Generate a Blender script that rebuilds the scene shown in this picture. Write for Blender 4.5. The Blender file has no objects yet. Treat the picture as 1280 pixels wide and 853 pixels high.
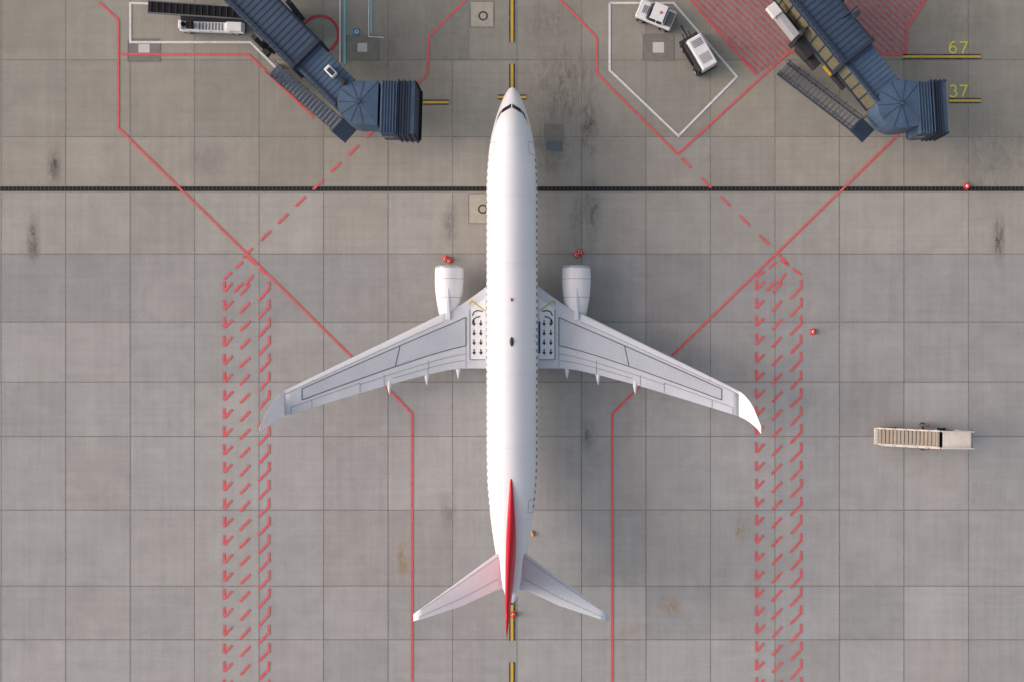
import bpy, bmesh, math, random
import numpy as np
from mathutils import Vector, Matrix
R = random.Random(7)
sc = bpy.context.scene
# ---------------------------------------------------------------- camera geometry
H = 92.0; F = 1531.0; XC = 3.5
def S(z): return F/(H-z)
def W(u, v, z=0.0):
    """survey position (photo coords) at real height z -> world metres"""
    return Vector((XC + (u-640-F*XC/H)*(H-z)/F, (426.5-v)*(H-z)/F))
def WX(u, z=0.0): return W(u, 0, z).x
def WY(v, z=0.0): return (426.5-v)*(H-z)/F
# ---------------------------------------------------------------- materials
def lin(c):
    return tuple(((x/255)/12.92 if x/255 <= .04045 else ((x/255+.055)/1.055)**2.4) for x in c)+(1,)
MATS = {}
CONC = (154,153,149)
def mat(name, col, rough=.6, metal=0, var=.12, scale=1.2, fine=.05, bump=0.0, wear=0.0, spec=.4, coat=0):
    if name in MATS: return MATS[name]
    m = bpy.data.materials.new(name); m.use_nodes = True
    nt = m.node_tree; N = nt.nodes; L = nt.links
    b = N['Principled BSDF']; b.inputs['Roughness'].default_value = rough
    b.inputs['Metallic'].default_value = metal
    b.inputs['Specular IOR Level'].default_value = spec
    b.inputs['Coat Weight'].default_value = coat
    tc = N.new('ShaderNodeTexCoord')
    n1 = N.new('ShaderNodeTexNoise'); n1.inputs['Scale'].default_value = scale; n1.inputs['Detail'].default_value = 4
    n1.inputs['Roughness'].default_value = .65
    L.new(tc.outputs['Object'], n1.inputs['Vector'])
    n2 = N.new('ShaderNodeTexNoise'); n2.inputs['Scale'].default_value = scale*14; n2.inputs['Detail'].default_value = 2
    L.new(tc.outputs['Object'], n2.inputs['Vector'])
    mr = N.new('ShaderNodeMapRange'); mr.inputs['From Min'].default_value = .3; mr.inputs['From Max'].default_value = .7
    mr.inputs['To Min'].default_value = 1-var; mr.inputs['To Max'].default_value = 1+var*.5
    L.new(n1.outputs['Fac'], mr.inputs['Value'])
    mr2 = N.new('ShaderNodeMapRange'); mr2.inputs['From Min'].default_value = .3; mr2.inputs['From Max'].default_value = .7
    mr2.inputs['To Min'].default_value = 1-fine; mr2.inputs['To Max'].default_value = 1+fine
    L.new(n2.outputs['Fac'], mr2.inputs['Value'])
    mu = N.new('ShaderNodeMath'); mu.operation = 'MULTIPLY'
    L.new(mr.outputs[0], mu.inputs[0]); L.new(mr2.outputs[0], mu.inputs[1])
    vm = N.new('ShaderNodeVectorMath'); vm.operation = 'SCALE'; vm.inputs[0].default_value = lin(col)[:3]
    L.new(mu.outputs[0], vm.inputs['Scale']); out = vm.outputs[0]
    if bump:
        bp = N.new('ShaderNodeBump'); bp.inputs['Strength'].default_value = bump; bp.inputs['Distance'].default_value = .02
        L.new(n2.outputs['Fac'], bp.inputs['Height']); L.new(bp.outputs[0], b.inputs['Normal'])
    if wear:      # worn paint: bare concrete shows through
        n3 = N.new('ShaderNodeTexNoise'); n3.inputs['Scale'].default_value = 3.2; n3.inputs['Detail'].default_value = 6
        n3.inputs['Roughness'].default_value = .8
        L.new(tc.outputs['Object'], n3.inputs['Vector'])
        r = N.new('ShaderNodeMapRange'); r.inputs['From Min'].default_value = .36; r.inputs['From Max'].default_value = .6
        r.inputs['To Min'].default_value = wear; r.inputs['To Max'].default_value = 0
        L.new(n3.outputs['Fac'], r.inputs['Value'])
        mx = N.new('ShaderNodeMix'); mx.data_type = 'RGBA'; mx.inputs['B'].default_value = lin(CONC)
        L.new(r.outputs[0], mx.inputs['Factor']); L.new(out, mx.inputs['A']); out = mx.outputs['Result']
    L.new(out, b.inputs['Base Color'])
    MATS[name] = m
    return m
RED = mat('red_line_paint', (228, 82, 88), .8, wear=.4)
REDD = mat('faded_red_paint', (228, 86, 94), .8, wear=.45)
HATCH = mat('hatch_red_paint', (182, 82, 92), .8, wear=.45)
WHT = mat('white_line_paint', (232, 232, 230), .8, wear=.35)
YEL = mat('yellow_line_paint', (216, 180, 48), .8, wear=.3)
YELT = mat('yellow_text_paint', (220, 218, 84), .8, wear=.15)
BLK = mat('black_line_paint', (40, 40, 40), .8, wear=.3)
CYA = mat('cyan_line_paint', (120, 190, 205), .8, wear=.35)
BLU = mat('blue_sign_paint', (40, 130, 185), .7)
JNT = mat('joint_sealant', (108, 107, 103), .9, wear=.7)
AW = mat('aircraft_white_paint', (236, 236, 238), .4, var=.03, scale=.5, fine=.01, spec=.4, coat=.15)
WG = mat('wing_grey_paint', (202, 207, 213), .45, var=.07, scale=.5, fine=.03)
WG2 = mat('wing_panel_grey', (189, 195, 203), .45, var=.08, scale=.6, fine=.03)
WSL = mat('slat_metal', (220, 223, 228), .4, metal=.0, var=.04)
PL = mat('panel_line', (90, 94, 100), .6)
FINR = mat('fin_red_paint', (200, 24, 50), .4, var=.1, scale=.5, coat=.1)
GLS = mat('dark_glass', (30, 33, 40), .15, spec=.8, var=.05)
WIN = mat('cabin_window', (140, 144, 152), .4)
BLKR = mat('black_rubber', (30, 30, 31), .85)
DK = mat('dark_metal', (58, 60, 64), .6, metal=.2)
GM = mat('grey_metal', (124, 128, 132), .5, metal=.2)
ALU = mat('light_metal', (184, 187, 190), .45, metal=.2)
SL = mat('slate_roof_paint', (60, 80, 103), .6, var=.25, scale=.7, fine=.1)
SL2 = mat('slate_light_paint', (72, 94, 119), .6, var=.22, scale=.8, fine=.08)
SLD = mat('slate_dark_paint', (44, 56, 72), .6, var=.15)
OLV = mat('olive_wall_panel', (112, 109, 86), .6, var=.25, scale=1.5)
CRM = mat('cream_paint', (228, 221, 212), .5, var=.1)
TRD = mat('stair_tread', (200, 186, 166), .6)
VW = mat('vehicle_white_paint', (232, 233, 234), .4, var=.06, coat=.2)
ORG = mat('cone_orange', (226, 62, 42), .5)
YV = mat('yellow_equipment_paint', (195, 155, 45), .5)
PCH = mat('dark_concrete_patch', (130, 128, 121), .9, var=.15, scale=2, fine=.08)
PCL = mat('light_concrete_cover', (178, 174, 160), .9, var=.14, scale=2, fine=.06)
PCB = mat('bluish_steel_cover', (98, 110, 120), .7)
SLW = mat('escape_path_white', (226, 229, 232), .45, var=.04)
BARROW = mat('arrow_black', (35, 37, 40), .6)
BSTR = mat('blue_stripe', (40, 66, 130), .5)
YWG = mat('wing_yellow', (206, 172, 58), .5)

# ---------------------------------------------------------------- mesh helpers
def newobj(name, verts, faces, m, parent=None, smooth=False, bevel=0):
    me = bpy.data.meshes.new(name); me.from_pydata([tuple(v) for v in verts], [], faces); me.update()
    o = bpy.data.objects.new(name, me); sc.collection.objects.link(o)
    bm = bmesh.new(); bm.from_mesh(me)
    if len(bm.faces) > 1: bmesh.ops.recalc_face_normals(bm, faces=bm.faces)
    if bevel:
        bmesh.ops.bevel(bm, geom=[e for e in bm.edges], offset=bevel, segments=2, affect='EDGES', profile=.5)
    if smooth:
        for f in bm.faces: f.smooth = True
    bm.to_mesh(me); bm.free()
    if m: me.materials.append(m)
    if parent is not None:
        o.parent = parent
        o.matrix_parent_inverse = Matrix.Translation(-Vector(parent.location)) if parent.type == 'EMPTY' else Matrix.Identity(4)
    return o
def empty(name, loc):
    e = bpy.data.objects.new(name, None); e.location = (loc[0], loc[1], loc[2] if len(loc) > 2 else 0)
    e.empty_display_size = .5; sc.collection.objects.link(e); return e
class Frame:
    def __init__(s, o, ang, k=1.0): s.o = Vector((o[0], o[1])); s.c = math.cos(ang)*k; s.s = math.sin(ang)*k
    def p(s, x, y, z): return Vector((s.o.x+x*s.c-y*s.s, s.o.y+x*s.s+y*s.c, z))
BF = [(0,1,2,3),(7,6,5,4),(0,4,5,1),(1,5,6,2),(2,6,7,3),(3,7,4,0)]
def hexa(par, name, pts, m, bevel=0): return newobj(name, pts, BF, m, par, bevel=bevel)
def box(par, name, fr, c, d, m, bevel=.03, dz=0):
    """dz: rise of +x end relative to -x end"""
    x,y,z = c; a,b,h = d[0]/2,d[1]/2,d[2]/2
    P = []
    for k in (-h, h):
        for (i,j) in ((-a,-b),(a,-b),(a,b),(-a,b)):
            P.append(fr.p(x+i, y+j, z+k+(dz/2 if i > 0 else -dz/2)))
    return hexa(par, name, P, m, min(bevel, min(d)*.3))
def multi(par, name, fr, boxes, m):
    V = []; Fc = []
    for (c, d, dz) in boxes:
        x,y,z = c; a,b,h = d[0]/2,d[1]/2,d[2]/2; n = len(V)
        for k in (-h, h):
            for (i,j) in ((-a,-b),(a,-b),(a,b),(-a,b)):
                V.append(fr.p(x+i, y+j, z+k+(dz/2 if i > 0 else -dz/2)))
        Fc += [tuple(n+q for q in f) for f in BF]
    return newobj(name, V, Fc, m, par)
def prism(par, name, pts, z0, z1, m, bevel=.04):
    n = len(pts); V = [(p[0],p[1],z0) for p in pts]+[(p[0],p[1],z1) for p in pts]
    Fc = [tuple(range(n)), tuple(range(n,2*n))]+[(i,(i+1)%n,n+(i+1)%n,n+i) for i in range(n)]
    return newobj(name, V, Fc, m, par, bevel=bevel)
def cyl(par, name, p0, p1, r, m, r1=None, seg=20):
    p0 = Vector(p0); p1 = Vector(p1); r1 = r if r1 is None else r1
    ax = (p1-p0).normalized(); t = Vector((0,0,1)) if abs(ax.z) < .9 else Vector((1,0,0))
    a = ax.cross(t).normalized(); b = ax.cross(a)
    V = []
    for (p, rr) in ((p0,r),(p1,r1)):
        for i in range(seg):
            th = 2*math.pi*i/seg; V.append(p+a*rr*math.cos(th)+b*rr*math.sin(th))
    Fc = [tuple(range(seg)), tuple(range(seg,2*seg))]+[(i,(i+1)%seg,seg+(i+1)%seg,seg+i) for i in range(seg)]
    return newobj(name, V, Fc, m, par, bevel=min(r, .03)*.5 if r > .1 and r1 > .1 else 0)
def wheel(par, name, fr, x, y, r, w):
    cyl(par, name, fr.p(x, y-w/2, r), fr.p(x, y+w/2, r), r, BLKR)
    cyl(par, name+'_hub', fr.p(x, y-w/2-.01, r), fr.p(x, y+w/2+.01, r), r*.5, ALU)

# ---------------------------------------------------------------- ground
xs = [82+80.6*k for k in range(-14, 29)]
ys = [-690+85*k for k in range(8)]+[-10, 75, 171, 236, 318, 403, 478, 546, 638, 733, 800]+[885+85*k for k in range(9)]
gx = [-1500]+[WX(u) for u in xs]+[1500]
gy = [-1500]+sorted(WY(v) for v in ys)+[1500]
V = [(x, y, 0) for y in gy for x in gx]
nx = len(gx); Fc = []; tint = []
for j in range(len(gy)-1):
    yc = (gy[j]+gy[j+1])/2
    for i in range(nx-1):
        Fc.append((j*nx+i, j*nx+i+1, (j+1)*nx+i+1, (j+1)*nx+i))
        v = 426.5-yc*S(0)
        if v < 75: c = (151,149,139)
        elif v < 171: c = (153,150,140)
        elif v < 236: c = (160,156,147)
        elif v < 318: c = (164,161,154)
        elif v < 403: c = (155,155,153)
        elif v < 478: c = (162,162,160)
        elif v < 546: c = (163,163,161)
        else: c = (165,165,163)
        k = 1+R.gauss(0, .036); w = R.uniform(-.014, .014)
        l = lin(c); tint.append((l[0]*k*(1+w), l[1]*k, l[2]*k*(1-w), 1))
ground = newobj('ground', V, Fc, None)
for p in ground.data.polygons:
    if p.normal.z < 0: p.flip()
ca = ground.data.color_attributes.new('tint', 'FLOAT_COLOR', 'CORNER')
for p in ground.data.polygons:
    for li in p.loop_indices: ca.data[li].color = tint[p.index]
m = bpy.data.materials.new('apron_concrete'); m.use_nodes = True; ground.data.materials.append(m)
nt = m.node_tree; N = nt.nodes; L = nt.links; b = N['Principled BSDF']; b.inputs['Roughness'].default_value = .85
b.inputs['Specular IOR Level'].default_value = .25
geo = N.new('ShaderNodeNewGeometry'); at = N.new('ShaderNodeAttribute'); at.attribute_name = 'tint'
def math_(op, a, b_=None, clamp=False):
    n = N.new('ShaderNodeMath'); n.operation = op; n.use_clamp = clamp
    for i, q in enumerate((a, b_)):
        if q is None: continue
        if isinstance(q, (int, float)): n.inputs[i].default_value = q
        else: L.new(q, n.inputs[i])
    return n.outputs[0]
def noise(scale, detail=6, rough=.6, stretch=(1,1,1), dist=0):
    v = N.new('ShaderNodeVectorMath'); v.operation = 'MULTIPLY'; v.inputs[1].default_value = stretch
    L.new(geo.outputs['Position'], v.inputs[0])
    n = N.new('ShaderNodeTexNoise'); n.inputs['Scale'].default_value = scale; n.inputs['Detail'].default_value = detail
    n.inputs['Roughness'].default_value = rough; n.inputs['Distortion'].default_value = dist
    L.new(v.outputs[0], n.inputs['Vector']); return n.outputs['Fac']
def rng(x, a, b_, c, d):
    n = N.new('ShaderNodeMapRange'); n.inputs[1].default_value = a; n.inputs[2].default_value = b_
    n.inputs[3].default_value = c; n.inputs[4].default_value = d; L.new(x, n.inputs[0]); return n.outputs[0]
f = rng(noise(.09, 2, .55), .3, .7, .95, 1.05)
f = math_('MULTIPLY', f, rng(noise(.55, 5, .62, dist=.5), .3, .7, .92, 1.07))
f = math_('MULTIPLY', f, rng(noise(1.0, 4, .65, (2.2, .10, 1)), .3, .7, .945, 1.05))
f = math_('MULTIPLY', f, rng(noise(1.0, 4, .65, (.10, 2.5, 1)), .3, .7, .96, 1.04))
f = math_('MULTIPLY', f, rng(noise(9, 5, .8), .3, .7, .9, 1.09))
f = math_('MULTIPLY', f, rng(noise(2.3, 7, .85), .29, .38, .78, 1.0))
spots_n = rng(noise(1.6, 6, .75, (1.5, .6, 1), .6), .42, .62, 0, 1)
def stains(lst):
    acc = None
    for (u, v, ru, rv, st) in lst:
        c = W(u, v)
        a = N.new('ShaderNodeVectorMath'); a.operation = 'MULTIPLY_ADD'
        a.inputs[1].default_value = (16.6/ru, 16.6/rv, 0); a.inputs[2].default_value = (-c.x*16.6/ru, -c.y*16.6/rv, 0)
        L.new(geo.outputs['Position'], a.inputs[0])
        l = N.new('ShaderNodeVectorMath'); l.operation = 'LENGTH'; L.new(a.outputs[0], l.inputs[0])
        g = N.new('ShaderNodeMapRange'); g.interpolation_type = 'SMOOTHSTEP'
        g.inputs[1].default_value = 0; g.inputs[2].default_value = 1; g.inputs[3].default_value = st; g.inputs[4].default_value = 0
        L.new(l.outputs['Value'], g.inputs[0])
        acc = g.outputs[0] if acc is None else math_('MAXIMUM', acc, g.outputs[0])
    return acc
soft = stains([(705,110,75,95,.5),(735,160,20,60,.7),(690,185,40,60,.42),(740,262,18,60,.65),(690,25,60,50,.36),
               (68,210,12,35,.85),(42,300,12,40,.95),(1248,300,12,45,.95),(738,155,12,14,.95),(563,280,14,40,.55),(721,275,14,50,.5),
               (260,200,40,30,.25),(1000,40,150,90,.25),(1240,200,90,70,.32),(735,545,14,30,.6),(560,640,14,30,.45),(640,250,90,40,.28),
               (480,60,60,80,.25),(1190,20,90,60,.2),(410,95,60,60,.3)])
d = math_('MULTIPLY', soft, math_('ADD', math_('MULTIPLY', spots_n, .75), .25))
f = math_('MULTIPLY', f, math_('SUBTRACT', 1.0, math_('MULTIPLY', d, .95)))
shade = N.new('ShaderNodeVectorMath'); shade.operation = 'SCALE'
L.new(at.outputs['Color'], shade.inputs[0]); L.new(f, shade.inputs['Scale'])
br = stains([(503,700,10,34,1),(838,757,20,18,.9),(925,665,9,24,.8),(790,790,40,18,.3),(415,560,14,18,.3)])
brm = math_('MULTIPLY', br, math_('ADD', math_('MULTIPLY', spots_n, .9), .15), True)
mx = N.new('ShaderNodeMix'); mx.data_type = 'RGBA'; mx.inputs['B'].default_value = lin((150,122,70))
L.new(brm, mx.inputs['Factor']); L.new(shade.outputs[0], mx.inputs['A'])
L.new(mx.outputs['Result'], b.inputs['Base Color'])

class Sheet:
    """flat painted shapes gathered in one mesh; successive strokes lie a hair apart"""
    def __init__(s, name, m, z): s.name=name; s.m=m; s.z=z; s.V=[]; s.F=[]; s.k=0
    def _poly(s, pts):
        n=len(s.V); z=s.z+(s.k%4)*.0009; s.V += [(p[0],p[1],z) for p in pts]; s.F.append(tuple(range(n,n+len(pts))))
    def poly(s, pts): s._poly(pts); s.k+=1
    def seg(s, a, b, w):
        a=Vector(a[:2]); b=Vector(b[:2]); d=(b-a)
        if d.length<1e-6: return
        d.normalize(); q=Vector((-d.y,d.x))*w/2
        s.poly([a-q,b-q,b+q,a+q])
    def line(s, pts, w):
        P=[W(*p) for p in pts]; s.wline(P,w)
    def wline(s, P, w):
        n=len(P); L_=[];R_=[]
        for i in range(n):
            d0=(P[i]-P[i-1]).normalized() if i>0 else (P[1]-P[0]).normalized()
            d1=(P[i+1]-P[i]).normalized() if i<n-1 else d0
            t=(d0+d1)
            t = t.normalized() if t.length>1e-6 else d0
            q=Vector((-t.y,t.x)); k=w/2/max(.3,q.dot(Vector((-d0.y,d0.x))))
            L_.append(P[i]+q*k);R_.append(P[i]-q*k)
        for i in range(n-1): s._poly([R_[i],R_[i+1],L_[i+1],L_[i]])
        s.k+=1
    def dash(s, a, b, w, on, off, start=0):
        A=W(*a);B=W(*b);T=(B-A).length;d=(B-A)/T;t=start
        while t<T:
            e=min(T,t+on); s.seg(A+d*t,A+d*e,w); t+=on+off
    def build(s):
        n=newobj(s.name,s.V,s.F,s.m,ground)
        for p in n.data.polygons:
            if p.normal.z<0: p.flip()
        return n
# joints
j = Sheet('slab_joints', JNT, .004)
X0,X1 = gx[1],gx[-2]; Y0,Y1=gy[1],gy[-2]
for x in gx[1:-1]: j.seg((x,Y0),(x,Y1),.055)
j.build()
j = Sheet('slab_cross_joints', JNT, .0085)
for y in gy[1:-1]: j.seg((X0,y),(X1,y),.055)
j.build()
# slot drain
s1=Sheet('drain_kerb_strip', mat('drain_concrete',(150,148,142),.9), .0125); s1.seg((X0,WY(237)),(X1,WY(237)),.58); s1.build()
s1=Sheet('drain_channel', mat('drain_dark',(32,32,33),.9), .0145); s1.seg((X0,WY(235.8)),(X1,WY(235.8)),.35); s1.build()
s1=Sheet('drain_grate_bars', mat('drain_bars',(72,72,70),.7), .0160)
x=-60
while x<60:
    s1.seg((x,WY(235.8)-.15),(x,WY(235.8)+.15),.05); x+=.3
s1.build()
# covers / pits
s1=Sheet('dark_patches', PCH, .013)
def rect(sh,u0,v0,u1,v1): sh.poly([W(u0,v1),W(u1,v1),W(u1,v0),W(u0,v0)])
for r in ((160,49,200,77),(433,45,473,75),(804,43,842,76),(680,155,704,176)): rect(s1,*r)
s1.build()
s1=Sheet('repair_slab', mat('repair_concrete',(140,139,131),.9,var=.15,scale=1.5,fine=.08), .013)
rect(s1,531,0,586,74); s1.build()
s1=Sheet('steel_covers', PCB, .018); rect(s1,683,177,703,189); s1.build()
s1=Sheet('pit_covers', PCL, .018)
for r in ((588,2,617,34),(586,243,608,280)): rect(s1,*r)
s1.build()
s1=Sheet('pit_lids', mat('pit_lid_pale',(206,205,198),.8), .018)
for r in ((173,55,187,66),(447,54,459,65),(816,53,830,66)): rect(s1,*r)
s1.build()
s1=Sheet('pit_cover_joints', JNT, .023)
for (u0,v0,u1,v1) in ((588,2,617,34),(586,243,608,280),(160,49,200,77),(433,45,473,75),(804,43,842,76),(683,177,703,189)):
    s1.line([(u0,v0),(u1,v0),(u1,v1),(u0,v1),(u0,v0)],.06)
s1.build()
s1=Sheet('manhole_rings', mat('manhole_iron',(84,68,60),.7), .023)
def ring(sh,u,v,r,w,a0=0,a1=360):
    c=W(u,v); n=40; P=[c+Vector((math.cos(math.radians(a0+(a1-a0)*i/n)),math.sin(math.radians(a0+(a1-a0)*i/n))))*r for i in range(n+1)]
    sh.wline(P,w)
ring(s1,604,20,.3,.13); ring(s1,603.5,262,.3,.13); s1.build()
# red lines
r = Sheet('red_boundary_lines', RED, .034); w=.16
r.line([(124,3),(148,25),(148,160),(440,447)],w)
r.line([(150,68),(310,68),(392,147)],w)
r.line([(482,483),(515,517),(515,1500)],w)
r.line([(800,483),(765,518),(765,1500)],w)
r.line([(840,445),(1125,166),(1160,130)],w)
r.line([(697,-4),(746,47),(746,92),(847,193)],w)
r.line([(847,193),(985,66),(1133,68),(1134,34),(1157,0)],w)
r.line([(582,0),(536,46),(534,92),(516,112)],w)
r.line([(863,0),(945,94)],w)
r.build()
r = Sheet('red_dashed_lines', REDD, .029)
DW=.18
r.dash((470,160),(300,326),DW,1.05,.8); r.dash((852,198),(985,330),DW,1.05,1.0)
def hatchzone(xl,xr,xa,top,first):
    yb=851
    v=first
    while v<yb:
        def jt(): return R.uniform(-.6,.6)
        r.seg(W(xl+jt()*.5,v+jt()),W(xl+jt()*.5,v+13+jt()),DW)
        r.seg(W(xl,v+13),W(xl+10+jt(),v+2.5+jt()),DW)
        r.seg(W(xl+20+jt(),v+17+jt()),W(xl+32+jt(),v+4+jt()),DW)
        r.seg(W(xr-13+jt(),v+24+jt()),W(xr-1,v+11+jt()),DW)
        r.seg(W(xr+jt()*.5,v+jt()),W(xr+jt()*.5,v+12+jt()),DW)
        v+=22.6
    r.dash((xl,first-3),(xa,top),DW,.75,.4); r.dash((xa,top),(xr,first-6),DW,.8,.35)
    r.seg(W(xa-3,first+5),W(xa+7,first-8),DW); r.seg(W(xa-17,first+14),W(xa-6,first+2),DW)
hatchzone(280,336,309,322,352); hatchzone(945,1001,975,325,350)
r.build()
# hatched no-parking area
m_=Sheet('hatched_area_tint', mat('faded_red_wash',(152,127,122),.9,wear=.6,var=.15), .0125)
poly=[(863,0),(863,-60),(1175,-60),(1157,0),(1134,34),(1133,68),(985,66),(945,94)]
m_.poly([W(*p) for p in poly]); m_.build()
r=Sheet('hatched_area_lines', HATCH, .018)
def inside(u,v):
    c=False;n=len(poly)
    for i in range(n):
        a=poly[i];b_=poly[i-1]
        if (a[1]>v)!=(b_[1]>v) and u<(b_[0]-a[0])*(v-a[1])/(b_[1]-a[1])+a[0]: c=not c
    return c
for k in range(-40,60):
    u0=700+k*9.5; run=None
    for t in range(-60,100):
        u=u0+t*1.05; v=t
        ins=inside(u,v)
        if ins and run is None: run=(u,v)
        if (not ins) and run is not None:
            r.seg(W(*run),W(u,v),.14); run=None
r.build()
r=Sheet('hose_circle_marking', mat('crimson_paint',(190,36,66),.8,wear=.3), .029); ring(r,400,43,1.38,.2); r.build()
# white
r=Sheet('white_parking_lines', WHT, .039); w=.17
r.line([(285,8),(163,4),(163,53),(313,53),(348,88)],w)
r.line([(762,4),(762,88),(848,170),(921,96),(842,4),(762,4)],w)
r.line([(425,-3),(425,78)],.09); r.line([(461,-3),(461,46),(480,47)],.07)
r.build()
r=Sheet('cyan_service_lines', CYA, .044)
r.line([(431,-3),(431,80)],.18); r.line([(464,-3),(464,42)],.14)
r.build()
r=Sheet('blue_ground_sign', BLU, .044); rect(r,442,36,450,44); r.build()
r=Sheet('blue_ground_sign_symbol', WHT, .049); ring(r,446,40,.12,.06); r.build()
# yellow
k=Sheet('centreline_black_border', BLK, .034); y_=Sheet('centreline_yellow', YEL, .039)
for (a,b2) in ((-70,53),(80,118),(735,801),(828,960)):
    k.line([(640,a),(640,b2)],.42); y_.line([(640,a),(640,b2)],.2)
for (a,b2,v) in ((622,658,121.5),(522,561,128),(1128,1226,71),(1186,1226,126)):
    k.line([(a,v),(b2,v)],.38); y_.line([(a,v),(b2,v)],.18)
k.build(); y_.build()
t=Sheet('stand_number_text', YELT, .034)
def strokes(u,v,pts): t.line([(u+a*9,v+b*14) for a,b in pts],.13)
def arc(cx,cy_,rx,ry,a0,a1,n=14): return [(cx+rx*math.cos(math.radians(a0+(a1-a0)*i/n)),cy_-ry*math.sin(math.radians(a0+(a1-a0)*i/n))) for i in range(n+1)]
strokes(1186.5,52.5,arc(.5,.7,.46,.29,180,-180,20)); strokes(1186.5,52.5,[(.04,.74),(.06,.45),(.2,.18),(.5,.01),(.85,.04)])
strokes(1199.5,53,[(0,0),(1,0),(.35,1)])
strokes(1187,107,arc(.45,.25,.42,.25,150,-75,10)); strokes(1187,107,arc(.45,.74,.5,.27,75,-150,10))
strokes(1199.5,107,[(0,0),(1,0),(.35,1)])
t.build()

# ---------------------------------------------------------------- airliner
AX=.13
air=empty('airliner',(AX,0,0))
ctrl=[(109,.3,2.85,2.6),(111,3.6,3.08,2.38),(116,7.6,3.35,2.15),(125,12.2,3.68,1.9),(135,16.2,4.0,1.75),(145,19.5,4.42,1.6),(155,22.3,4.78,1.5),
(170,25.8,5.02,1.4),(190,29,5.16,1.33),(215,31.2,5.25,1.3),(245,32,5.28,1.28),(400,32,5.28,1.28),(560,32,5.28,1.28),(600,31,5.28,1.6),(630,28.4,5.27,2.1),
(660,24.8,5.25,2.75),(690,20,5.22,3.4),(715,15,5.19,3.95),(735,10.2,5.14,4.35),(748,6.6,5.05,4.6),(754,3,4.95,4.72)]
cy=[];ch=[];ct=[];cb=[]
for (v,hp,zt,zb) in ctrl:
    zc=(zt+zb)/2; cy.append(-WY(v,zc)); ch.append(hp/S(zc)); ct.append(zt); cb.append(zb)
cy=np.array(cy)
def herm(xs_,ys_):
    xs_=np.array(xs_);ys_=np.array(ys_);dx=np.diff(xs_);dl=np.diff(ys_)/dx;mm=np.zeros(len(xs_))
    mm[0]=dl[0];mm[-1]=dl[-1]
    for i in range(1,len(xs_)-1):
        if dl[i-1]*dl[i]>0:
            w1=2*dx[i]+dx[i-1];w2=dx[i]+2*dx[i-1]; mm[i]=(w1+w2)/(w1/dl[i-1]+w2/dl[i])
    def fn(x):
        x=min(max(x,xs_[0]),xs_[-1]);i=min(int(np.searchsorted(xs_,x,side='right'))-1,len(xs_)-2);i=max(i,0)
        h=dx[i];t_=(x-xs_[i])/h
        return (2*t_**3-3*t_**2+1)*ys_[i]+(t_**3-2*t_**2+t_)*h*mm[i]+(-2*t_**3+3*t_**2)*ys_[i+1]+(t_**3-t_**2)*h*mm[i+1]
    return fn
fh=herm(cy,ch);ft=herm(cy,ct);fb=herm(cy,cb)
def fus(y):
    hw=fh(-y);zt=ft(-y);zb=fb(-y);return hw,(zt+zb)/2,(zt-zb)/2
def fz(x,y):
    hw,zc,hh=fus(y); q=min(1,abs(x)/hw); return zc+hh*math.sqrt(max(0,1-q*q))
seg=64; yl=[]
y0,y1=-cy[0],-cy[-1]
for i in range(31): yl.append(y0-(i/30)**2*6)
n_=110
for i in range(1,n_+1): yl.append(y0-6+(y1-(y0-6))*i/n_)
V=[];Fc=[]
for y in yl:
    hw,zc,hh=fus(y)
    for s_ in range(seg):
        a=2*math.pi*s_/seg; V.append((AX+hw*math.cos(a),y,zc+hh*math.sin(a)))
for i in range(len(yl)-1):
    for s_ in range(seg): Fc.append((i*seg+s_,i*seg+(s_+1)%seg,(i+1)*seg+(s_+1)%seg,(i+1)*seg+s_))
Fc.append(tuple(range(seg)));Fc.append(tuple(range((len(yl)-1)*seg,len(yl)*seg)))
newobj('fuselage',V,Fc,AW,air,smooth=True)
hw,zc,hh=fus(y1); cyl(air,'apu_exhaust',(AX,y1+.05,zc),(AX,y1-.12,zc),.13,DK)
def patch(name,quad,m,zf,eps=.012,nu=8,nv=6,par=air):
    V=[];Fc=[];A,B,C,D=[Vector(q) for q in quad]
    for i in range(nu+1):
        for j_ in range(nv+1):
            s_=i/nu;t_=j_/nv;p=(A*(1-s_)+B*s_)*(1-t_)+(D*(1-s_)+C*s_)*t_
            V.append((AX+p.x,p.y,zf(p.x,p.y)+eps))
    for i in range(nu):
        for j_ in range(nv):
            a=i*(nv+1)+j_; Fc.append((a,a+nv+1,a+nv+2,a+1))
    return newobj(name,V,Fc,m,par,smooth=True)
def strips(name,lines,w,m,zf,eps=.016,step=.3,par=air):
    V=[];Fc=[]
    for li,P in enumerate(lines):
        P=[Vector(p) for p in P]; e2=eps+(li%4)*.0012
        for si,(a,b_) in enumerate(zip(P[:-1],P[1:])):
            T=(b_-a).length
            if T<1e-4: continue
            d=(b_-a)/T;q=Vector((-d.y,d.x))*w/2;n=max(1,int(T/step));o=len(V)
            for i in range(n+1):
                for sg in (-1,1):
                    p=a+d*T*i/n+q*sg; V.append((AX+p.x,p.y,zf(p.x,p.y)+e2))
            for i in range(n): Fc.append((o+2*i,o+2*i+1,o+2*i+3,o+2*i+2))
    return newobj(name,V,Fc,m,par)
def LP(du,v,z): return (du/S(z), WY(v,z))
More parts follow.
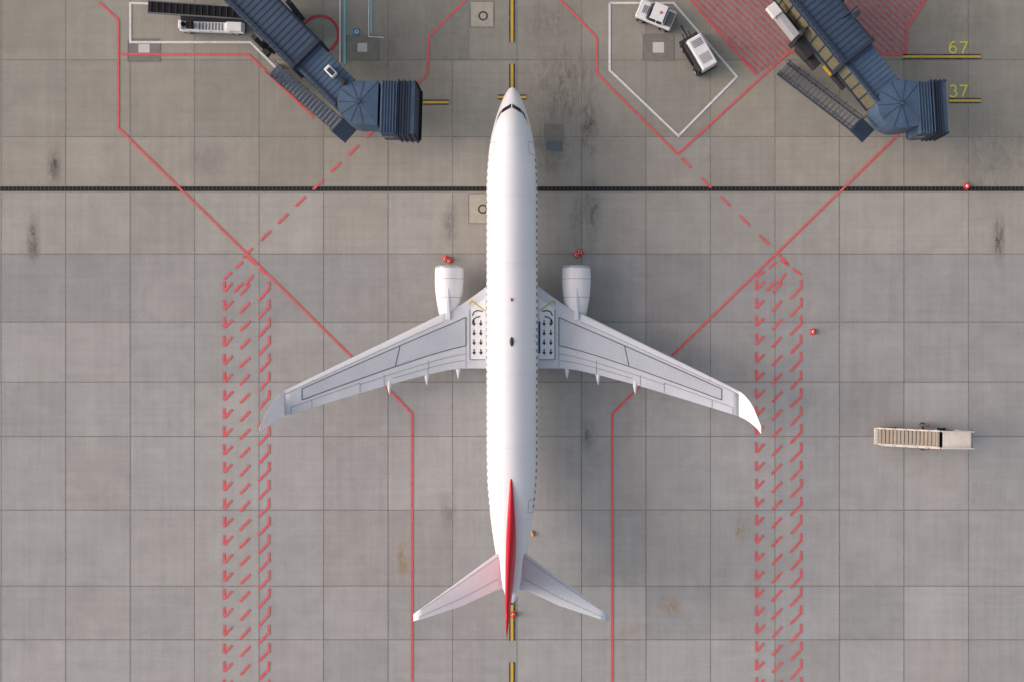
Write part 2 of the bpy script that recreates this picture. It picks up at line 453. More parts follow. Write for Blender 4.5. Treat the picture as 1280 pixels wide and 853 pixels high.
for sg in (-1,1):
    patch('windshield_%s'%('l' if sg<0 else 'r'),[LP(sg*.7,129.5,4),LP(sg*11.5,136,4),LP(sg*13.5,142.5,4),LP(sg*.7,135,4)],GLS,fz)
    patch('side_window_%s'%('l' if sg<0 else 'r'),[LP(sg*12.3,136.5,4),LP(sg*15.6,141,4),LP(sg*18.3,151,4),LP(sg*14.3,143.5,4)],GLS,fz,.014)
    patch('eyebrow_window_%s'%('l' if sg<0 else 'r'),[LP(sg*16.4,143,4),LP(sg*18.2,148,4),LP(sg*21,158,4),LP(sg*18.9,152,4)],GLS,fz,.016)
def sidepatch(Vs,Fs,y,w,a0,a1,sg,eps=.01,n=3):
    o=len(Vs)
    for i in range(n+1):
        a=a0+(a1-a0)*i/n
        for yy in (y-w/2,y+w/2):
            hw,zc,hh=fus(yy); Vs.append((AX+sg*(hw+eps)*math.cos(a),yy,zc+(hh+eps)*math.sin(a)))
    for i in range(n): Fs.append((o+2*i,o+2*i+1,o+2*i+3,o+2*i+2))
Vs=[];Fs=[]
for sg in (-1,1):
    y=WY(200,4)
    while y>WY(640,4):
        sidepatch(Vs,Fs,y,.24,math.radians(7),math.radians(20),sg); y-=.508
newobj('cabin_windows',Vs,Fs,WIN,air)
Vs=[];Fs=[]
for sg in (-1,1):
    for v in (186,632):
        for dy in (-.45,.45): sidepatch(Vs,Fs,WY(v,4)+dy,.035,math.radians(-20),math.radians(41),sg,.008,10)
        sidepatch(Vs,Fs,WY(v,4),.9,math.radians(41),math.radians(42.5),sg,.009,1)
    for v in (415,432):
        for dy in (-.27,.27): sidepatch(Vs,Fs,WY(v,4)+dy,.02,math.radians(5),math.radians(35),sg,.008,8)
newobj('door_outlines',Vs,Fs,mat('door_line',(168,168,174),.5),air)
ln=[]
for v in (168,245,330,470,560,650,700):
    y=WY(v,5); hw=fus(y)[0]*.97; ln.append([(-hw+2*hw*i/24,y) for i in range(25)])
strips('fuselage_panel_lines',ln,.018,mat('fuselage_seam',(214,215,220),.4),fz,.008)
def blob(name,x,y,z,rx,ry,rz,m):
    bm=bmesh.new();bmesh.ops.create_uvsphere(bm,u_segments=20,v_segments=12,radius=1)
    me=bpy.data.meshes.new(name)
    for v in bm.verts: v.co=Vector((AX+x+v.co.x*rx,y+v.co.y*ry,z+v.co.z*rz))
    for f_ in bm.faces: f_.smooth=True
    bm.to_mesh(me);bm.free();me.materials.append(m);o=bpy.data.objects.new(name,me);sc.collection.objects.link(o);o.parent=air
    o.matrix_parent_inverse=Matrix.Translation(-air.location);return o
blob('satcom_antenna',0.05,WY(427.5,5.3),5.27,.14,.34,.12,DK)
blob('beacon_light',0.05,WY(375,5.3),5.28,.08,.13,.1,mat('beacon',(120,60,50),.3))
NC=22
def naca(t): t=min(max(t,0),1); return 10.0*(math.sqrt(t)*.2969-.126*t-.3516*t*t+.2843*t**3-.1036*t**4)
def loft(name,secs,m):
    V=[];Fc=[];n=2*NC
    for (le,te,nn,th) in secs:
        le=Vector(le);te=Vector(te);nn=Vector(nn).normalized()
        for i in range(NC):
            t_=(1-math.cos(math.pi*i/NC))/2; V.append(le.lerp(te,t_)+nn*th*.5*naca(t_))
        for i in range(NC):
            t_=(1+math.cos(math.pi*i/NC))/2; V.append(le.lerp(te,t_)-nn*th*.4*naca(t_))
    for k in range(len(secs)-1):
        for i in range(n): Fc.append((k*n+i,k*n+(i+1)%n,(k+1)*n+(i+1)%n,(k+1)*n+i))
    Fc.append(tuple(range(n)));Fc.append(tuple(range((len(secs)-1)*n,len(secs)*n)))
    for i in range(len(V)): V[i]=V[i]+Vector((AX,0,0))
    return newobj(name,V,Fc,m,air,smooth=True)
# wing table: offset, LE, TE, z, thick
WT=[(16,346,461,2.2,.62),(32,358,461,2.25,.60),(48,370,461,2.32,.54),(64,381,461,2.42,.46),(80,389,463,2.52,.42),(105,401,468.5,2.7,.36),(153,424.5,481,2.95,.28),
    (220,457,501,3.35,.2),(275,484,518,3.75,.14),(286,490,521.5,3.9,.12)]
wt=[]
for (o_,a,b_,z,th) in WT: wt.append((o_/S(z),WY(a,z),WY(b_,z),z,th))
wx=[q[0] for q in wt]
def wz(x,y):
    x=abs(x); a=[np.interp(x,wx,[q[k] for q in wt]) for k in (1,2,3,4)]
    t_=(a[0]-y)/(a[0]-a[1]); return a[2]+.5*a[3]*naca(t_)
SEAM=mat('wing_seam',(146,151,158),.5)
for sg in (-1,1):
    sd='l' if sg<0 else 'r'
    loft('wing_'+sd,[((sg*x,a,z),(sg*x,b_,z),(0,0,1),th) for (x,a,b_,z,th) in wt],WG)
    wl=[]
    for (o_,a,b_,z,th,nx_) in ((284,489,521,3.9,.12,0),(291,494,524,4.05,.11,-.4),(298,502,528.5,4.45,.10,-.8),(304,512,533,5.1,.09,-1),(309,523,537.5,5.8,.08,-1),(313.5,534,543,6.35,.05,-1)):
        x=sg*o_/S(z); wl.append(((x,WY(a,z),z),(x,WY(b_,z),z),(sg*nx_,0,1 if nx_>-1 else .25),th))
    loft('winglet_'+sd,wl,AW)
    def P(o_,v,z=None):
        z=z or float(np.interp(o_,[q[0] for q in WT],[q[3] for q in WT]))+.2
        return (sg*o_/S(z),WY(v,z))
    def le(o_,f_):
        z=float(np.interp(o_,[q[0] for q in WT],[q[3] for q in WT]))
        a=np.interp(o_,[q[0] for q in WT],[q[1] for q in WT]);b_=np.interp(o_,[q[0] for q in WT],[q[2] for q in WT])
        return (sg*o_/S(z),WY(a+(b_-a)*f_,z))
    def chain(f_,o0,o1,n=14): return [le(o0+(o1-o0)*i/n,f_ if not callable(f_) else f_((i/n))) for i in range(n+1)]
    def band(nm,f0,f1,o0,o1,m,eps,kk=8):
        A=chain(f0,o0,o1,30);B=chain(f1,o0,o1,30);V=[];Fc=[]
        for i,(p,q) in enumerate(zip(A,B)):
            for k_ in range(kk+1):
                u=Vector(p).lerp(Vector(q),k_/kk);V.append((AX+u.x,u.y,wz(u.x,u.y)+eps))
        for i in range(30):
            for k_ in range(kk): Fc.append((i*(kk+1)+k_,i*(kk+1)+k_+1,(i+1)*(kk+1)+k_+1,(i+1)*(kk+1)+k_))
        newobj(nm+sd,V,Fc,m,air,smooth=True)
    band('slat_',.02,.15,86,284,WSL,.012,5)
    band('wing_box_panel_',.24,lambda t_:.66-.04*t_,58,262,WG2,.012)
    strips('wing_black_outline_'+sd,[chain(.24,58,262),chain(lambda t_:.66-.04*t_,58,262),[le(262,.24),le(262,.62)],[le(58,.24),le(58,.66)],
        [le(140,.24),le(146,.65)]],.06,PL,wz,.022)
    strips('wing_panel_lines_'+sd,[chain(.15,86,284),chain(.78,58,190),chain(.74,190,276),chain(.88,60,150),[le(105,.74),le(105,1)],[le(190,.72),le(190,.99)],[le(250,.74),le(250,.99)],
        [le(276,.74),le(276,.99)],[le(120,.0),le(120,.15)],[le(165,.0),le(165,.15)],[le(208,.0),le(208,.15)],[le(248,.0),le(248,.15)],[le(58,.66),le(58,.98)],[le(160,.74),le(160,1)]],.035,SEAM,wz,.022)
    patch('escape_path_'+sd,[P(33.5,373),P(53,386),P(53,450),P(33.5,450)],SLW,wz,.016,8,16)
    strips('escape_yellow_'+sd,[[P(34,389),P(51,376)],[P(51,376),P(54,381)]],.08,YWG,wz,.028)
    strips('escape_border_'+sd,[[P(53,387),P(53,450)],[P(34,450),P(53,450)]],.05,PL,wz,.028)
    Va=[];Fa=[]
    for o_ in (39.5,48):
        for v in (404,416,428,440) :
            c=Vector(P(o_,v))
            for tri in ([(-.04,.2),(.04,.2),(.04,-.02),(-.04,-.02)],[(-.14,-.02),(.14,-.02),(0,-.24)]):
                n=len(Va)
                for (a,b_) in tri: Va.append((AX+c.x+a,c.y+b_,wz(c.x+a,c.y+b_)+.03))
                Fa.append(tuple(range(n,n+len(tri))))
    newobj('escape_arrows_'+sd,Va,Fa,BARROW,air)
    strips('escape_curve_arrow_'+sd,[[P(50,395),P(48,390.5),P(44,388.5),P(37,389.5)],[P(50,405),P(49,400),P(45,397),P(40,396)]],.08,BARROW,wz,.034)
    for (o_,v0,v1,z) in ((153.5,462,493,2.7),(107,448,481.5,2.42),(68,440,473.5,2.15)):
        y_a=WY(v0,z);y_b=WY(v1,z);x=sg*o_/S(z);Vb=[];Fb=[];ns=14
        for i in range(ns+1):
            t_=i/ns; rr=max(.015,.19*math.sin(math.pi*min(1,t_*1.1+.1)**.9) if t_<.5 else .19*(1-((t_-.5)/.5)**1.6)+.012)
            for s_ in range(12):
                a=2*math.pi*s_/12; Vb.append((AX+x+rr*math.cos(a),y_a+(y_b-y_a)*t_,z+rr*1.3*math.sin(a)+.1*t_))
        for i in range(ns):
            for s_ in range(12): Fb.append((i*12+s_,i*12+(s_+1)%12,(i+1)*12+(s_+1)%12,(i+1)*12+s_))
        newobj('flap_fairing_%s'%sd,Vb,Fb,WSL,air,smooth=True)
    # engine
    ex=sg*79.5/S(1.9); ey=WY(333,1.9)
    def lathe(nm,prof,m,sn=48):
        Vb=[];Fb=[]
        for (dy,rr) in prof:
            for s_ in range(sn):
                a=2*math.pi*s_/sn; zz=math.sin(a)*rr; zz = zz*.93 if zz<0 else zz
                Vb.append((AX+ex+rr*math.cos(a),ey+dy,1.8+zz))
        for i in range(len(prof)-1):
            for s_ in range(sn): Fb.append((i*sn+s_,i*sn+(s_+1)%sn,(i+1)*sn+(s_+1)%sn,(i+1)*sn+s_))
        newobj(nm+sd,Vb,Fb,m,air,smooth=True)
    lathe('engine_nacelle_',[(-.55,.72),(-.25,.80),(-.02,.90),(.0,.94),(-.0,.97),(-.06,1.0),(-.2,1.035),(-.6,1.06),(-1.2,1.06),(-1.9,1.02),(-2.6,.93),(-3.3,.80),(-3.6,.74),(-3.6,.66)],AW)
    lathe('engine_lip_',[(-.12,.865),(-.015,.905),(.012,.94),(.005,.975),(-.055,1.01),(-.18,1.043)],mat('lip_metal',(196,198,204),.3,metal=.4))
    lathe('nacelle_seam_',[(-.95,1.066),(-.98,1.067)],SEAM); lathe('nacelle_rear_seam_',[(-2.3,.987),(-2.33,.983)],SEAM)
    cyl(air,'engine_fan_'+sd,(AX+ex,ey-.5,1.8),(AX+ex,ey-.56,1.8),.74,DK)
    cyl(air,'engine_spinner_'+sd,(AX+ex,ey-.5,1.8),(AX+ex,ey-.12,1.8),.22,GM,r1=.03)
    cyl(air,'engine_core_'+sd,(AX+ex,ey-3.3,1.8),(AX+ex,ey-4.6,1.85),.62,GM,r1=.38)
    py0=ey-1.3; py1=WY(400,2.6)
    hexa(air,'engine_pylon_'+sd,[(AX+ex-.05,py0,2.6),(AX+ex+.05,py0,2.6),(AX+ex+.2,py1,2.2),(AX+ex-.2,py1,2.2),
        (AX+ex-.03,py0-.4,2.86),(AX+ex+.03,py0-.4,2.86),(AX+ex+.14,py1,2.82),(AX+ex-.14,py1,2.82)],WSL,.02)
    st=[(4,684,737,4.72,.30),(18,692,738,4.8,.26),(60,723,757.5,5.1,.17),(110,759.5,774,5.45,.09),(122,768,777,5.52,.05)]
    sw=[(o_/S(z),WY(a,z),WY(b_,z),z,th) for (o_,a,b_,z,th) in st]
    loft('stabiliser_'+sd,[((sg*x,a,z),(sg*x,b_,z),(0,0,1),th) for (x,a,b_,z,th) in sw],mat('stab_paint',(216,220,225),.5,var=.05,scale=.5))
    sx=[q[0] for q in sw]
    def sz(x,y):
        x=abs(x);a=[np.interp(x,sx,[q[k_] for q in sw]) for k_ in (1,2,3,4)]
        return a[2]+.5*a[3]*naca((a[0]-y)/(a[0]-a[1]))
    def sle(o_,f_):
        x=o_/S(5); a=np.interp(x,sx,[q[1] for q in sw]);b_=np.interp(x,sx,[q[2] for q in sw]); return (sg*x,a+(b_-a)*f_)
    strips('stab_lines_'+sd,[[sle(16,.7),sle(60,.7),sle(113,.7)],[sle(113,.7),sle(113,.98)],[sle(16,.12),sle(60,.12),sle(112,.12)]],.03,SEAM,sz,.014)
    gxx=sg*2.86; gyy=-1.3
    cyl(air,'main_gear_strut_'+sd,(AX+gxx,gyy,.5),(AX+gxx,gyy,2.3),.11,ALU)
    for dx in (-.43,.08):
        cyl(air,'main_wheel_'+sd,(AX+gxx+dx,gyy,.56),(AX+gxx+dx+.36,gyy,.56),.56,BLKR)
strips('blue_root_stripe',[[LP(33.8,402,2.9),LP(33.8,442,2.9)]],.14,BSTR,wz,.036)
V=[];Fc=[];ns=30
for i in range(ns+1):
    t_=i/ns; y=WY(335,2)+(WY(500,2)-WY(335,2))*t_; e=max(.02,math.sin(math.pi*t_)**.45)
    for s_ in range(32):
        a=2*math.pi*s_/32; V.append((AX+2.0*e*math.cos(a),y,1.95+(.62*e)*math.sin(a)*(1.3 if math.sin(a)<0 else .9)))
for i in range(ns):
    for s_ in range(32): Fc.append((i*32+s_,i*32+(s_+1)%32,(i+1)*32+(s_+1)%32,(i+1)*32+s_))
newobj('wing_root_fairing',V,Fc,WG,air,smooth=True)
ny=WY(182,1)
cyl(air,'nose_gear_strut',(AX,ny,.34),(AX,ny,1.7),.08,ALU)
for dx in (-.3,.1): cyl(air,'nose_wheel',(AX+dx,ny,.34),(AX+dx+.2,ny,.34),.34,BLKR)
# fin  (z, LEy, TEy, thick)
fs=[(4.9,-9.6,-17.9,.30),(5.3,-9.75,-17.95,.36),(5.62,-11.3,-18.0,.62),(6.2,-12.5,-18.1,.74),(8,-14.1,-18.5,.64),(10.5,-16.0,-19.0,.44),(12.35,-17.45,-19.35,.26),(12.5,-17.8,-19.4,.1)]
loft('vertical_fin',[((0,a,z),(0,b_,z),(1,0,0),th*1.1) for (z,a,b_,th) in fs],FINR)

# ---------------------------------------------------------------- safety cones
def cone(u,v,hh=.7):
    c=W(u,v); e=empty('safety_cone',(c.x,c.y,0)); fr=Frame(c,R.uniform(0,1.5))
    box(e,'base',fr,(0,0,.08),(.42,.42,.06),ORG,.02)
    cyl(e,'body',(c.x,c.y,.1),(c.x,c.y,hh),.17,ORG,r1=.035)
    cyl(e,'stripe',(c.x,c.y,.3),(c.x,c.y,.45),.128,VW,r1=.095)
for q in ((562,326),(721,319),(1016,415),(1208,233),(642,768)): cone(*q)
for q in ((557,324),(725,316)): cone(*q)
def chock(u,v,a):
    c=W(u,v); e=empty('wheel_chock',(c.x,c.y,0)); fr=Frame(c,a)
    hexa(e,'wedge',[fr.p(-.12,-.2,.01),fr.p(.12,-.2,.01),fr.p(.12,.2,.01),fr.p(-.12,.2,.01),fr.p(-.02,-.2,.18),fr.p(.02,-.2,.18),fr.p(.02,.2,.18),fr.p(-.02,.2,.18)],YV,.01)
    cyl(e,'rope_handle',fr.p(0,-.2,.1),fr.p(0,.2,.2),.015,BLKR)
chock(666,667,.3)

# ---------------------------------------------------------------- jet bridges
def bridge(far,step,near,rot_c,rot_r,cab,stairs,bx,wallm,unit):
    Z=5.9
    A=W(*far,Z);B=W(*step,Z);C=W(*near,Z);RC=W(*rot_c,Z)
    e=empty('jet_bridge',(RC.x,RC.y,0))
    d=(C-A).normalized();ang=math.atan2(d.y,d.x);fr=Frame(A,ang);LB=(B-A).length;LC=(C-A).length
    box(e,'outer_tunnel',fr,(LB/2,0,4.5),(LB,2.65,3.0),wallm,.05)
    box(e,'outer_tunnel_roof',fr,(LB/2,0,6.05),(LB+.1,2.75,.1),SL,.02)
    box(e,'inner_tunnel',fr,((LB+LC)/2-.5,0,4.4),(LC-LB+1,2.25,2.7),wallm,.05)
    box(e,'inner_tunnel_roof',fr,((LB+LC)/2+.02,0,5.79),(LC-LB-.05,2.35,.08),SL2,.02)
    ribs=[];x=.3
    while x<LB: ribs.append(((x,0,6.115),(.05,2.7,.035),0)); x+=.42
    multi(e,'roof_ribs',fr,ribs,SLD)
    ribs=[];x=LB+.3
    while x<LC-.2: ribs.append(((x,0,5.84),(.05,2.3,.03),0)); x+=.36
    multi(e,'inner_roof_ribs',fr,ribs,SL)
    wr=[];x=.4
    while x<LC-.3:
        w_=1.34 if x<LB else 1.14
        for s_ in (-1,1): wr.append(((x,s_*w_,4.4),(.09,.07,2.5),0))
        x+=.9
    for s_ in (-1,1):
        wr.append(((LB/2,s_*1.36,3.1),(LB,.12,.28),0)); wr.append(((LB/2,s_*1.36,5.85),(LB,.1,.2),0))
        wr.append(((LB/2+LC/2,s_*1.16,3.1),(LC-LB,.12,.25),0))
    multi(e,'wall_frames',fr,wr,SLD)
    multi(e,'roof_cable_tray',fr,[((LB/2,-1.15,6.22),(LB,.16,.1),0),((LB/2,1.2,6.22),(LB,.08,.14),0),((LB/2+LC/2,-.95,5.93),(LC-LB,.12,.1),0)],SLD)
    box(e,'tunnel_end_frame',fr,(LB-.1,0,4.6),(.3,2.9,3.25),SLD,.04)
    multi(e,'lift_columns',fr,[((bx,1.75,2.9),(.35,.35,4.6),0),((bx,-1.75,2.9),(.35,.35,4.6),0),((bx,0,2.5),(.5,3.6,.4),0),((bx,0,.9),(.9,3.3,.35),0),((bx+.5,-1.9,2.4),(.5,.4,.6),0)],DK)
    for yy in (-1.2,1.2):
        for xx in (-.75,.75): wheel(e,'drive_wheel',fr,bx+xx,yy,.55,.4)
    multi(e,'wheel_axle',fr,[((bx,-1.2,.55),(1.5,.2,.2),0),((bx,1.2,.55),(1.5,.2,.2),0)],DK)
    cyl(e,'terminal_rotunda',fr.p(-1.5,0,2.9),fr.p(-1.5,0,6.3),2.3,SL,seg=32); cyl(e,'rotunda_column',fr.p(-1.5,0,0),fr.p(-1.5,0,2.9),.7,GM)
    # cab turret: fan shaped, round on the tunnel side and straight against the cab
    cu0,cu1,cv0,cv1,ca_=cab
    wd=(cv1-cv0)/S(6)
    fc0=Frame(RC,ca_); n=12; rp=[]
    for i in range(n+1):
        a=math.radians(78+204*i/n); q=fc0.p(rot_r*math.cos(a),rot_r*math.sin(a),0); rp.append(Vector((q.x,q.y)))
    for (xx,yy) in ((rot_r*.85,-wd*.40),(rot_r*.85,wd*.40)):
        q=fc0.p(xx,yy,0); rp.append(Vector((q.x,q.y)))
    prism(e,'cab_turret',rp,2.9,5.92,SL2,.05)
    V=[(p.x,p.y,5.93) for p in rp]+[(RC.x,RC.y,6.06)]; n=len(rp)
    newobj('turret_cap',V,[(i,(i+1)%n,n) for i in range(n)],SL2,e)
    V=[];F2=[]
    for i in range(0,n,2):
        dr=(rp[i]-RC); L_=dr.length; f2=Frame(RC,math.atan2(dr.y,dr.x)); o=len(V)
        for (x,yy,z) in ((.1,-.02,6.075),(.1,.02,6.075),(L_,.02,5.955),(L_,-.02,5.955)): V.append(f2.p(x,yy,z))
        F2.append((o,o+1,o+2,o+3))
    newobj('turret_seams',V,F2,SLD,e)
    cyl(e,'turret_vent',(RC.x,RC.y,6.0),(RC.x,RC.y,6.2),.1,SL)
    p0=W(cu0,(cv0+cv1)/2,6);p1=W(cu1,(cv0+cv1)/2,6);ln_=(p1-p0).length
    fc=Frame(p0,ca_)
    box(e,'cab_body',fc,(ln_*.22,0,4.4),(ln_*.44,wd*.94,3.1),SL,.06)
    multi(e,'cab_roof_ribs',fc,[((ln_*.05+.2*i,0,5.98),(.05,wd*.93,.06),0) for i in range(6)],SL2)
    cp=[]
    for i in range(7):
        cp.append(((ln_*.5+i*ln_*.075,0,4.35-.03*i),(ln_*.045,wd*(1.0-.04*(i%2)),3.15-.06*(i%2)),0))
    multi(e,'canopy_bellows',fc,cp,SLD)
    box(e,'canopy_core',fc,(ln_*.72,0,4.3),(ln_*.5,wd*.94,2.9),SL,.03)
    multi(e,'cab_floor_bumper',fc,[((ln_*1.0,0,2.8),(.25,wd*.9,.25),0),((ln_*.5,0,2.75),(ln_,wd*.86,.15),0),((ln_*.98,-wd*.47,4.2),(.14,.12,3.0),0),((ln_*.98,wd*.47,4.2),(.14,.12,3.0),0)],BLKR)
    multi(e,'cab_windows',fc,[((ln_*.2,-wd*.475,4.6),(.7,.04,1.0),0),((ln_*.2,wd*.475,4.6),(.7,.04,1.0),0)],GLS)
    (s0,s1,swd)=stairs
    P0=W(*s0,0);P1=W(*s1,3.6);L_=(P1-P0).length;fa=Frame(P0,math.atan2((P1-P0).y,(P1-P0).x))
    n=20;tr=[]
    Ls=L_-.9
    for i in range(n): tr.append((((i+.5)*Ls/n,0,.15+(i+.5)*2.75/n),(Ls/n*.62,swd*.9,.05),0))
    multi(e,'stair_treads',fa,tr,GM if wallm==OLV else SL2)
    st_=[]
    for s_ in (-1,1):
        st_.append(((Ls/2,s_*swd/2,1.45),(Ls,.06,.28),2.75)); st_.append(((Ls/2,s_*swd/2,2.4),(Ls,.05,.06),2.75)); st_.append(((Ls/2,s_*swd/2,1.95),(Ls,.03,.04),2.75))
        for i in range(9): st_.append(((.1+i*(Ls-.2)/8,s_*swd/2,.5+i*2.75/8+.45),(.05,.05,1.0),0))
        st_.append(((L_-.5,s_*swd*.62,3.9),(1.2,.05,.05),0))
    multi(e,'stair_rails',fa,st_,SLD)
    box(e,'stair_landing',fa,(L_-.45,0,2.9),(1.3,swd*1.25,.12),SL,.02)
    multi(e,'landing_ribs',fa,[((L_-1.0+i*.16,0,2.98),(.05,swd*1.2,.03),0) for i in range(8)],SLD)
    ux,uy=unit; box(e,'roof_unit',fr,(ux,uy,6.2),(.85,.5,.5),VW,.05); box(e,'roof_unit_grille',fr,(ux+.05,uy,6.47),(.55,.32,.05),DK,.01)
    box(e,'roof_junction_box',fr,(ux+1.0,uy+.1,6.05),(.5,.3,.35),DK,.03)
    return e
BL=bridge((165,-150),(384,69),(432,117),(449,128),1.55,(475,519,98,168,-.03),((342,87),(434,166),1.05),13.6,mat('slate_wall',(70,84,100),.6,var=.2),(19.5,.35))
BR=bridge((866,-190),(1072,67),(1112,116),(1127,130),1.7,(1148,1186,100,169,.06),((977,86),(1086,166),1.05),14.8,OLV,(8.0,.6))
def boxes_at(par,name,u,v,z,ang,d,m,bev=.03):
    c=W(u,v,z); return box(par,name,Frame(c,ang),(0,0,z-d[2]/2),d,m,bev)
e=BL
boxes_at(e,'cable_carrier',366,72,2.8,-.8,(2.4,.9,.5),DK); boxes_at(e,'hydraulic_cabinet',352,62,2.2,-.8,(1.0,.6,1.0),SLD)
e=BR
boxes_at(e,'air_conditioning_unit',984,29,4.6,-.9,(2.3,.5,1.2),ALU); boxes_at(e,'ac_duct',968,12,4.7,-.9,(.9,.75,.5),VW)
boxes_at(e,'power_cabinet',1007,62,3.0,-.85,(1.2,.7,1.2),DK); boxes_at(e,'yellow_cable_hoist',1037,86,2.8,-.85,(.9,.4,.5),YV)
boxes_at(e,'control_cabinet',1017,76,2.6,-.85,(1.0,.6,.9),DK); boxes_at(e,'drive_cabinet',1050,100,2.4,-.85,(1.4,.5,.6),DK)
c=W(1052,22,6.3); cyl(e,'floodlight_arm',(c.x,c.y,6.1),(c.x+1.1,c.y+.8,6.5),.07,SLD); boxes_at(e,'floodlight',1071,17,6.7,.6,(.5,.35,.25),SLD)

# ---------------------------------------------------------------- belt loader
c=W(253,26); e=empty('belt_loader',(c.x,c.y,0)); fr=Frame(c,-.035)
multi(e,'belt_frame',fr,[((-.1,.88,1.25),(6.9,.08,.22),-.9),((-.1,.02,1.25),(6.9,.08,.22),-.9)],GM)
box(e,'conveyor_belt',fr,(-.1,.45,1.3),(6.8,.78,.1),BLKR,.02,dz=-.9)
multi(e,'belt_cleats',fr,[((-3.3+i*.45,.45,1.37-(-3.3+i*.45)*.132),(.05,.74,.04),0) for i in range(15)],DK)
box(e,'chassis',fr,(1.0,-.2,.55),(4.9,1.5,.3),DK,.04)
box(e,'body_side',fr,(1.0,-.68,.8),(4.8,.75,.35),VW,.06)
box(e,'hood',fr,(2.7,-.65,1.05),(1.2,.7,.4),VW,.07)
box(e,'driver_seat',fr,(-.6,-.65,1.15),(.5,.5,.35),BLKR,.05)
box(e,'seat_back',fr,(-.35,-.65,1.4),(.12,.5,.5),BLKR,.03)
box(e,'instrument_panel',fr,(-1.25,-.65,1.15),(.25,.6,.5),VW,.04)
cyl(e,'steering_wheel',fr.p(-1.0,-.65,1.4),fr.p(-.98,-.65,1.43),.19,BLKR)
multi(e,'deck_slats',fr,[((.1+i*.24,-.68,.99),(.1,.6,.03),0) for i in range(8)],GM)
multi(e,'hand_rail',fr,[((.9,-1.05,1.35),(3.2,.05,.05),0)]+[((-.6+i*.75,-1.05,1.1),(.05,.05,.5),0) for i in range(5)],VW)
for xx in (-.9,2.7):
    for yy in (-.9,.5): wheel(e,'wheel',fr,xx,yy,.33,.24)
# ---------------------------------------------------------------- tow tractor
c=W(820,18,1); e=empty('tow_tractor',(c.x,c.y,0)); fr=Frame(c,math.radians(-22))
box(e,'chassis',fr,(0,0,.5),(2.75,1.3,.35),DK,.05)
box(e,'body',fr,(0,0,.85),(2.8,1.45,.5),VW,.1)
hexa(e,'cab',[fr.p(-.55,-.66,1.1),fr.p(.75,-.66,1.1),fr.p(.75,.66,1.1),fr.p(-.55,.66,1.1),fr.p(-.25,-.58,1.8),fr.p(.62,-.58,1.8),fr.p(.62,.58,1.8),fr.p(-.25,.58,1.8)],GLS,.05)
box(e,'cab_roof',fr,(.18,0,1.84),(1.0,1.26,.08),VW,.03)
multi(e,'cab_pillars',fr,[((.7,s_*.63,1.45),(.08,.06,.7),0) for s_ in (-1,1)]+[((.2,s_*.645,1.45),(.06,.05,.7),0) for s_ in (-1,1)],VW)
box(e,'hood',fr,(-.98,0,1.14),(.75,1.2,.1),VW,.04); box(e,'rear_deck',fr,(1.1,0,1.12),(.5,1.1,.05),GM,.02)
multi(e,'hood_vents',fr,[((-1.0+i*.12,0,1.2),(.05,.6,.02),0) for i in range(4)],DK)
multi(e,'headlights',fr,[((-1.41,s_*.5,.9),(.05,.25,.18),0) for s_ in (-1,1)],ALU)
box(e,'roof_beacon',fr,(.3,0,1.92),(.12,.2,.1),ORG,.03)
for xx in (-.9,.9):
    for yy in (-.66,.66): wheel(e,'wheel',fr,xx,yy,.34,.22)
# ---------------------------------------------------------------- ground power unit
c=W(874,66,1.2); e=empty('ground_power_unit',(c.x,c.y,0)); fr=Frame(c,math.radians(-60))
box(e,'chassis',fr,(-.05,0,.45),(3.0,1.55,.25),DK,.04)
box(e,'housing',fr,(.1,.12,1.15),(2.5,1.2,1.2),VW,.08)
box(e,'side_panel',fr,(.1,-.62,.95),(2.3,.2,.8),DK,.03)
multi(e,'exhaust_grille',fr,[((-.85+i*.14,.12,1.77),(.06,.8,.03),0) for i in range(4)],GM)
box(e,'access_hatch',fr,(.6,.12,1.765),(.7,.8,.02),ALU,.01)
box(e,'cable_tray',fr,(-.3,-.78,.8),(1.6,.18,.3),BLKR,.03)
multi(e,'tow_bar',fr,[((-1.95,0,.45),(1.2,.1,.1),0),((-1.6,.25,.45),(.7,.07,.07),0),((-1.6,-.25,.45),(.7,.07,.07),0)],DK)
box(e,'front_tray',fr,(-1.35,.1,.7),(.35,1.2,.25),DK,.03)
for xx in (-1.0,1.0):
    for yy in (-.72,.72): wheel(e,'wheel',fr,xx,yy,.32,.2)
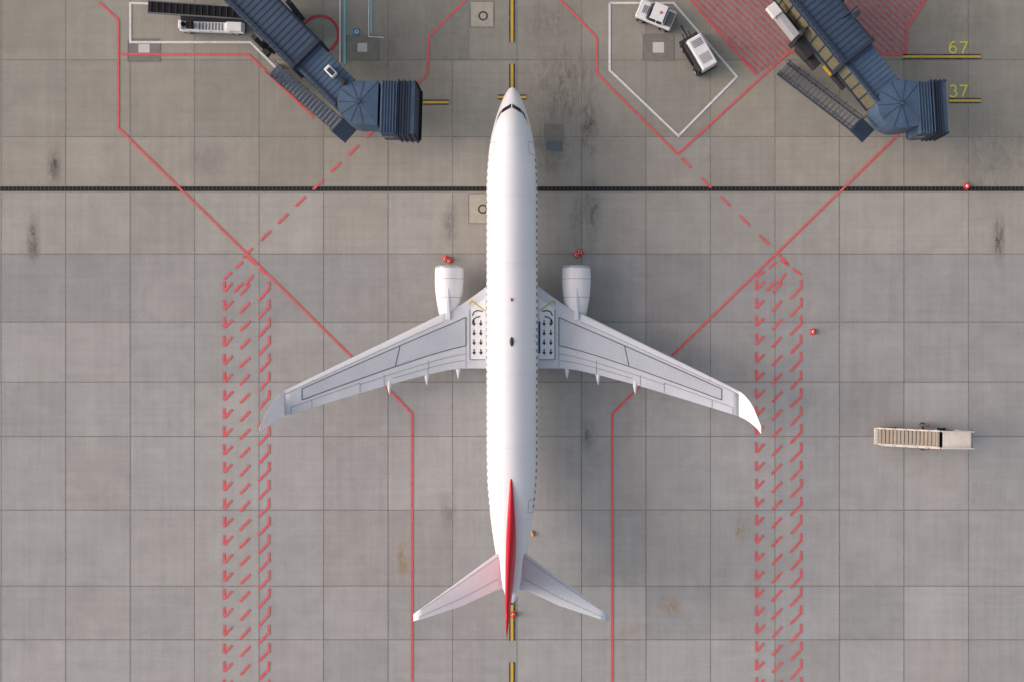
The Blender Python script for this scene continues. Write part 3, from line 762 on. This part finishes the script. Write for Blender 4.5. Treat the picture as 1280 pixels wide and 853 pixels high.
# ---------------------------------------------------------------- passenger stairs
c=W(1152,547,1.2); e=empty('mobile_passenger_stairs',(c.x,c.y,0)); fr=Frame(c,-.01,.92)
n=16;L_=4.2;x0=-3.3
multi(e,'stair_treads',fr,[((x0+(i+.5)*L_/n,0,.45+(i+.5)*2.4/n),(L_/n*.8,1.15,.05),0) for i in range(n)],TRD)
multi(e,'stair_risers',fr,[((x0+(i+1)*L_/n-.02,0,.45+(i+.5)*2.4/n),(.03,1.15,.15),0) for i in range(n)],GM)
for s_ in (-1,1):
    box(e,'stringer',fr,(x0+L_/2,s_*.64,1.55),(L_,.12,.45),CRM,.03,dz=2.4)
    box(e,'handrail',fr,(x0+L_/2,s_*.68,2.45),(L_,.07,.07),CRM,.02,dz=2.4)
    multi(e,'rail_posts',fr,[((x0+.2+i*(L_-.4)/5,s_*.68,1.0+i*2.2/5),(.05,.05,.95),0) for i in range(6)],GM)
    box(e,'platform_side',fr,(2.05,s_*.66,3.3),(2.6,.06,.85),CRM,.02)
    wheel(e,'wheel',fr,-2.1,s_*.62,.3,.2); wheel(e,'wheel',fr,1.9,s_*.62,.3,.2)
    box(e,'outrigger_arm',fr,(.35,s_*.75,.45),(.18,.75,.14),DK,.02)
    box(e,'outrigger_box',fr,(.35,s_*.93,.75),(.75,.22,.35),GM,.03)
    cyl(e,'outrigger_foot',fr.p(.35,s_*1.02,0.02),fr.p(.35,s_*1.02,.5),.1,DK)
    box(e,'red_lamp',fr,(.6,s_*.95,.97),(.16,.12,.1),ORG,.02)
box(e,'platform',fr,(2.1,0,2.88),(2.5,1.3,.12),mat('platform_pale',(232,228,222),.5),.02)
box(e,'platform_bumper',fr,(3.42,0,2.86),(.12,1.65,.25),GM,.03)
box(e,'top_step_plate',fr,(.95,0,2.87),(.3,1.3,.14),GM,.01)
box(e,'chassis',fr,(0,0,.42),(5.4,1.1,.22),DK,.03)
multi(e,'support_frame',fr,[((1.3,s_*.55,1.7),(.14,.12,2.4),0) for s_ in (-1,1)]+[((3.0,s_*.55,1.7),(.12,.12,2.4),0) for s_ in (-1,1)]+[((2.1,0,1.2),(1.8,.9,.9),0)],CRM)
box(e,'foot_plate',fr,(-3.45,0,.38),(.28,1.35,.1),CRM,.02)

# ---------------------------------------------------------------- light
EL=math.radians(25)
w_=bpy.data.worlds.new('World'); sc.world=w_; w_.use_nodes=True; nt=w_.node_tree
bg=nt.nodes['Background']; sk=nt.nodes.new('ShaderNodeTexSky'); sk.sky_type='NISHITA'; sk.sun_disc=False
sk.sun_elevation=EL; sk.sun_rotation=math.radians(-90); sk.dust_density=4; sk.air_density=1.0; sk.ozone_density=1
hs=nt.nodes.new('ShaderNodeHueSaturation'); hs.inputs['Saturation'].default_value=.45; hs.inputs['Value'].default_value=1.2
nt.links.new(sk.outputs[0],hs.inputs['Color']); nt.links.new(hs.outputs[0],bg.inputs['Color']); bg.inputs['Strength'].default_value=.15
sd=bpy.data.lights.new('sun','SUN'); so=bpy.data.objects.new('sun',sd); sc.collection.objects.link(so)
sd.energy=1.25; sd.angle=math.radians(48); sd.color=(1,.52,.40)
dirv=Vector((math.cos(EL),-.12,-math.sin(EL)))
so.rotation_euler=dirv.to_track_quat('-Z','Y').to_euler(); so.location=(-40,0,30)
# ---------------------------------------------------------------- camera
cd=bpy.data.cameras.new('camera'); co=bpy.data.objects.new('camera',cd); sc.collection.objects.link(co)
co.location=(XC,0,H); co.rotation_euler=(0,0,0); cd.sensor_width=36; cd.lens=F/1280*36; cd.shift_x=-F*XC/H/1280
cd.clip_end=3000; sc.camera=co
sc.view_settings.view_transform='Standard'; sc.view_settings.look='None'; sc.view_settings.exposure=0
